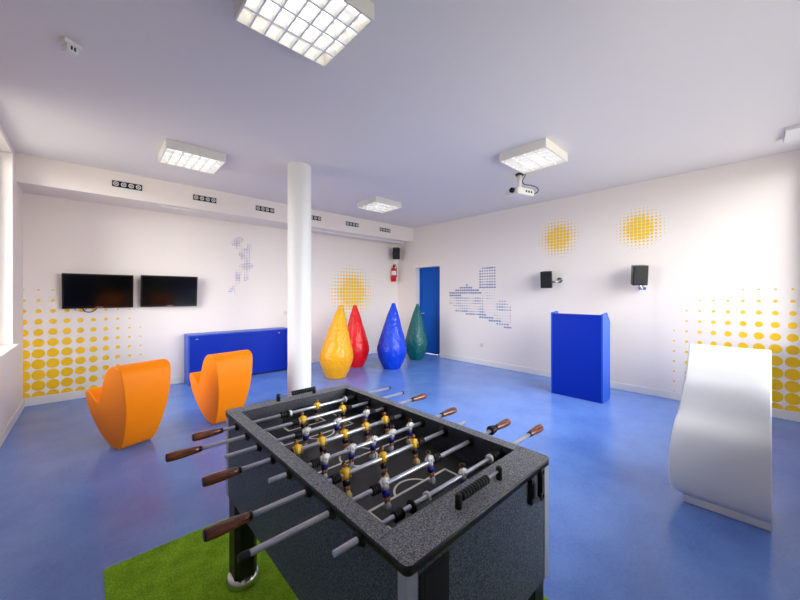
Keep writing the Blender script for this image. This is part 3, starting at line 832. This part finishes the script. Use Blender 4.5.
# players
def player_mesh(shirt, shorts, boots, facing):
    b = MB(); s = facing
    def ring(z, hw, hd, cy=0, n=12, p=2.6, cx=0):
        R = []
        for k in range(n):
            a = 2 * PI * k / n; c, d = math.cos(a), math.sin(a)
            R.append(Vector((cx + hw * math.copysign(abs(c) ** (2 / p), c), s * (cy + hd * math.copysign(abs(d) ** (2 / p), d)), z)))
        return R
    # boots: a foot block flaring to the ball
    b.loft([ring(-.086, .0105, .0085, .003), ring(-.074, .0115, .0105, .003), ring(-.064, .009, .0075, .001), ring(-.058, .0075, .006, 0)], boots)
    # legs
    for cx in (-.0042, .0042):
        b.loft([ring(-.060, .0042, .005, 0, 10, 2.2, cx), ring(-.048, .0052, .0062, -.001, 10, 2.2, cx), ring(-.036, .0054, .0066, 0, 10, 2.2, cx)], M['skin'])
    # shorts
    b.loft([ring(-.040, .0112, .0088), ring(-.026, .0115, .0092), ring(-.013, .0102, .0084)], shorts)
    # torso
    b.loft([ring(-.015, .0105, .0086), ring(-.002, .0108, .0096), ring(.010, .0128, .0096), ring(.018, .0132, .0085), ring(.0235, .0085, .006), ring(.0255, .0045, .0045)], shirt)
    # arms: sleeve, forearm, hand
    for sx in (-1, 1):
        p0, p1, p2, p3 = (sx * .0135, 0, .017), (sx * .0165, s * -.001, .004), (sx * .0158, s * .003, -.010), (sx * .0150, s * .005, -.016)
        b.revolve(p0, Vector(p1) - Vector(p0), [(-.002, .003), (0, .0046), ((Vector(p1) - Vector(p0)).length, .0042)], shirt, 8)
        b.revolve(p1, Vector(p2) - Vector(p1), [(0, .0034), ((Vector(p2) - Vector(p1)).length, .0027)], M['skin'], 8)
        b.revolve(p2, Vector(p3) - Vector(p2), [(0, .0027), (.003, .0036), ((Vector(p3) - Vector(p2)).length, .0024)], M['skin'], 8)
    # neck, head, hair, nose, ears
    b.loft([ring(.024, .0038, .0038, 0, 10, 2), ring(.030, .0036, .0036, 0, 10, 2)], M['skin'])
    hz = .0365
    b.loft([ring(hz + .0085 * math.sin(t), max(.0003, .0070 * math.cos(t)), max(.0003, .0078 * math.cos(t)), .0005, 14, 2) for t in [PI * (k / 8 - .5) for k in range(9)]], M['skin'])
    b.loft([ring(hz + .0014 + .0087 * math.sin(t), max(.0003, .0076 * math.cos(t)), max(.0003, .0082 * math.cos(t)), -.0014, 14, 2) for t in [PI * (k / 8 - .5) for k in range(3, 9)]], M['hair'])
    b.loft([ring(hz - .003, .0012, .0016, .0085, 6, 2), ring(hz + .001, .0006, .0006, .0078, 6, 2)], M['skin'])
    for sx in (-1, 1):
        b.loft([ring(hz - .002, .0008, .0016, 0, 6, 2, sx * .0071), ring(hz + .0015, .0008, .0014, 0, 6, 2, sx * .0074)], M['skin'])
        b.box(sx * .0026 - .0007, sx * .0026 + .0007, *sorted((s * .0076, s * .0084)), hz + .0008, hz + .0022, M['hair'])
    b.box(-.0018, .0018, *sorted((s * .0074, s * .0081)), hz - .0046, hz - .0040, M['hair'])
    # shirt number: a numeral on the back
    yb = sorted((s * -.0092, s * -.0100))
    nm = M['short_b'] if shirt is M['shirt_w'] else M['short_k']
    b.box(-.0026, -.0014, *yb, .004, .011, nm); b.box(-.0026, .003, *yb, .0028, .004, nm); b.box(.0008, .002, *yb, -.001, .008, nm)
    bmesh.ops.recalc_face_normals(b.bm, faces=b.bm.faces)
    me = bpy.data.meshes.new('player'); b.bm.to_mesh(me); b.bm.free()
    for m in b.mats: me.materials.append(m)
    return me
PW = player_mesh(M['shirt_w'], M['short_b'], M['boot'], 1)
PYL = player_mesh(M['shirt_y'], M['short_k'], M['boot_y'], -1)

def handle(parent, x, yv, d, bumper=False):
    """handle starting at x, running away from the table along d"""
    b = MB()
    b.revolve((x, yv, ZR), (d, 0, 0), [(.0, .011), (.003, .0135), (.016, .0145), (.05, .0175), (.085, .0188), (.106, .0175), (.112, .0165)], M['wood'], 10, smooth=True)
    h = tb(b, 'handle', parent, smooth=50)
    b = MB(); b.revolve((x, yv, ZR), (d, 0, 0), [(-.008, .0115), (.0, .0125)], M['black'], 14); tb(b, 'ferrule', parent)
    b = MB(); b.revolve((x + d * .112, yv, ZR), (d, 0, 0), [(0, .0163), (.004, .014)], M['black'], 10); tb(b, 'end_cap', parent)

# index: (left end, left handle?, right end, right handle?, players x, white?, tilt)
RODS = [
    (.448, 'h', 1.50, 'k', [.95], 0, 4), (.330, 'h', 1.49, 'k', [.792, 1.03], 0, -14), (.387, 's', 1.436, 'h', [.737, .906, 1.085], 1, 10),
    (.395, 'h', 1.30, 's', [.623, .736, .852, .975, 1.098], 0, -16), (.449, 's', 1.37, 'h', [.667, .792, .906, 1.015, 1.13], 1, 3),
    (.335, 'h', 1.373, 's', [.666, .84, 1.014], 0, -12), (.283, 'c', 1.43, 'h', [.728, .953], 1, -14), (.44, 's', 1.478, 'h', [.969], 1, -6)]
for k, (xa, ka, xb, kb, ps, white, tilt) in enumerate(RODS):
    yv = 1.725 - .1443 * k
    b = MB(); b.cyl((xa, yv, ZR), (xb, yv, ZR), .0082, M['steel'], 16); rod = tb(b, 'rod')
    for kind, x, dd in ((ka, xa, -1), (kb, xb, 1)):
        if kind == 'h': handle(rod, x, yv, dd)
        elif kind in 'kc':
            b = MB(); L = .026 if kind == 'c' else .012
            b.revolve((x - dd * .004, yv, ZR), (dd, 0, 0), [(0, .0098), (L * .7, .0104), (L, .008)], M['rubber'], 14); tb(b, 'end_cap', rod)
    # bushings in the cabinet sides
    for x, dd in ((fx0, -1), (fx1, 1)):
        b = MB(); b.revolve((x, yv, ZR), (dd, 0, 0), [(-.002, .0225), (.004, .0215), (.014, .0135)], M['rubber'], 20); tb(b, 'bushing')
    for x, dd in ((IX0, 1), (IX1, -1)):
        b = MB(); b.revolve((x, yv, ZR), (dd, 0, 0), [(-.001, .023), (.008, .023), (.012, .014)], M['rubber'], 20); tb(b, 'bushing')
    # rubber bumpers on the rod
    def spring(x0, turns=4):
        b = MB()
        pr = []
        for t in range(turns):
            pr += [(t * .0085, .0125), (t * .0085 + .002, .0165), (t * .0085 + .006, .0165), (t * .0085 + .008, .0125)]
        b.revolve((x0, yv, ZR), (1, 0, 0), pr, M['rubber'], 18); tb(b, 'bumper', rod)
    def collar(x, m, r=.0165, w=.012):
        b = MB(); b.revolve((x - w / 2, yv, ZR), (1, 0, 0), [(0, r * .85), (.002, r), (w - .002, r), (w, r * .85)], m, 20); tb(b, 'collar', rod)
    if k in (0, 7):
        spring(ps[0] - .33 if k else .735, 4); collar(.712 if k else .775, M['rubber'], .02, .01); collar(.782 if k else .79, M['shirt_w']); collar(1.142, M['shirt_w']); spring(1.158, 4)
    else:
        spring(ps[0] - .058 if ps[0] > .64 else ps[0] - .053, 4)
        if ps[-1] < 1.12: spring(ps[-1] + .022, 4)
    for x in ps:
        o = bpy.data.objects.new('player', PW if white else PYL); COL.objects.link(o); o.parent = rod
        o.location = Vector((x, yv, ZR)) - TL; o.scale = (1.18, 1.18, .93); o.rotation_euler = (math.radians(tilt), 0, 0)
        o['label'] = 'player figure in white shirt and blue shorts' if white else 'player figure in yellow shirt and black shorts'
    if k in (4, 6):   # dark guard at the right hand side
        b = MB(); x = 1.375 if k == 6 else xa + .02
        if k == 6:
            b.revolve((x, yv, ZR), (1, 0, 0), [(0, .014), (.004, .021), (.012, .021), (.018, .012), (.024, .018), (.034, .018), (.04, .012)], M['rubber'], 18); tb(b, 'bumper', rod)

# ------------------------------------------------------------------ light
W = bpy.data.worlds.new('sky'); S.world = W; W.use_nodes = True
bg = W.node_tree.nodes['Background']
nt = W.node_tree
tcw = nt.nodes.new('ShaderNodeTexCoord'); sep = nt.nodes.new('ShaderNodeSeparateXYZ'); rw = nt.nodes.new('ShaderNodeValToRGB')
mr = nt.nodes.new('ShaderNodeMapRange'); mr.inputs[1].default_value = -1; mr.inputs[2].default_value = 1
nt.links.new(tcw.outputs['Generated'], sep.inputs[0]); nt.links.new(sep.outputs['Z'], mr.inputs[0]); nt.links.new(mr.outputs[0], rw.inputs['Fac'])
e0, e1 = rw.color_ramp.elements
e0.position = .49; e0.color = (*GROUND, 1); e1.position = .53; e1.color = (*SKY, 1)
nt.links.new(rw.outputs['Color'], bg.inputs['Color']); bg.inputs['Strength'].default_value = SKY_STRENGTH

def portal(name, loc, rot, sx, sy):
    l = bpy.data.lights.new(name, 'AREA'); l.shape = 'RECTANGLE'; l.size = sx; l.size_y = sy; l.cycles.is_portal = True
    o = bpy.data.objects.new(name, l); COL.objects.link(o); o.location = loc; o.rotation_euler = rot
portal('window_portal', ((WIN_B[0] + WIN_B[1]) / 2, YB - TH - .01, (WIN_B[2] + WIN_B[3]) / 2), (math.radians(90), 0, 0), WIN_B[1] - WIN_B[0], WIN_B[3] - WIN_B[2])
portal('window_portal', (XL - TH - .01, (WIN_L[0] + WIN_L[1]) / 2, (WIN_L[2] + WIN_L[3]) / 2), (0, math.radians(-90), 0), WIN_L[3] - WIN_L[2], WIN_L[1] - WIN_L[0])

# ------------------------------------------------------------------ camera
cam = bpy.data.cameras.new('camera'); co = bpy.data.objects.new('camera', cam); COL.objects.link(co)
cam.sensor_width = 36; cam.lens = 332.5 * 36 / 800; cam.shift_y = (294.4 - 300) / 800; cam.clip_start = .02
co.location = (0, 0, 1.5); co.rotation_euler = (PI / 2, 0, math.atan2(358, 332.5) - PI / 2)
S.camera = co
S.view_settings.view_transform = 'Standard'; S.view_settings.look = 'None'; S.view_settings.exposure = EXPOSURE; S.view_settings.gamma = 1
S.view_settings.use_curve_mapping = False
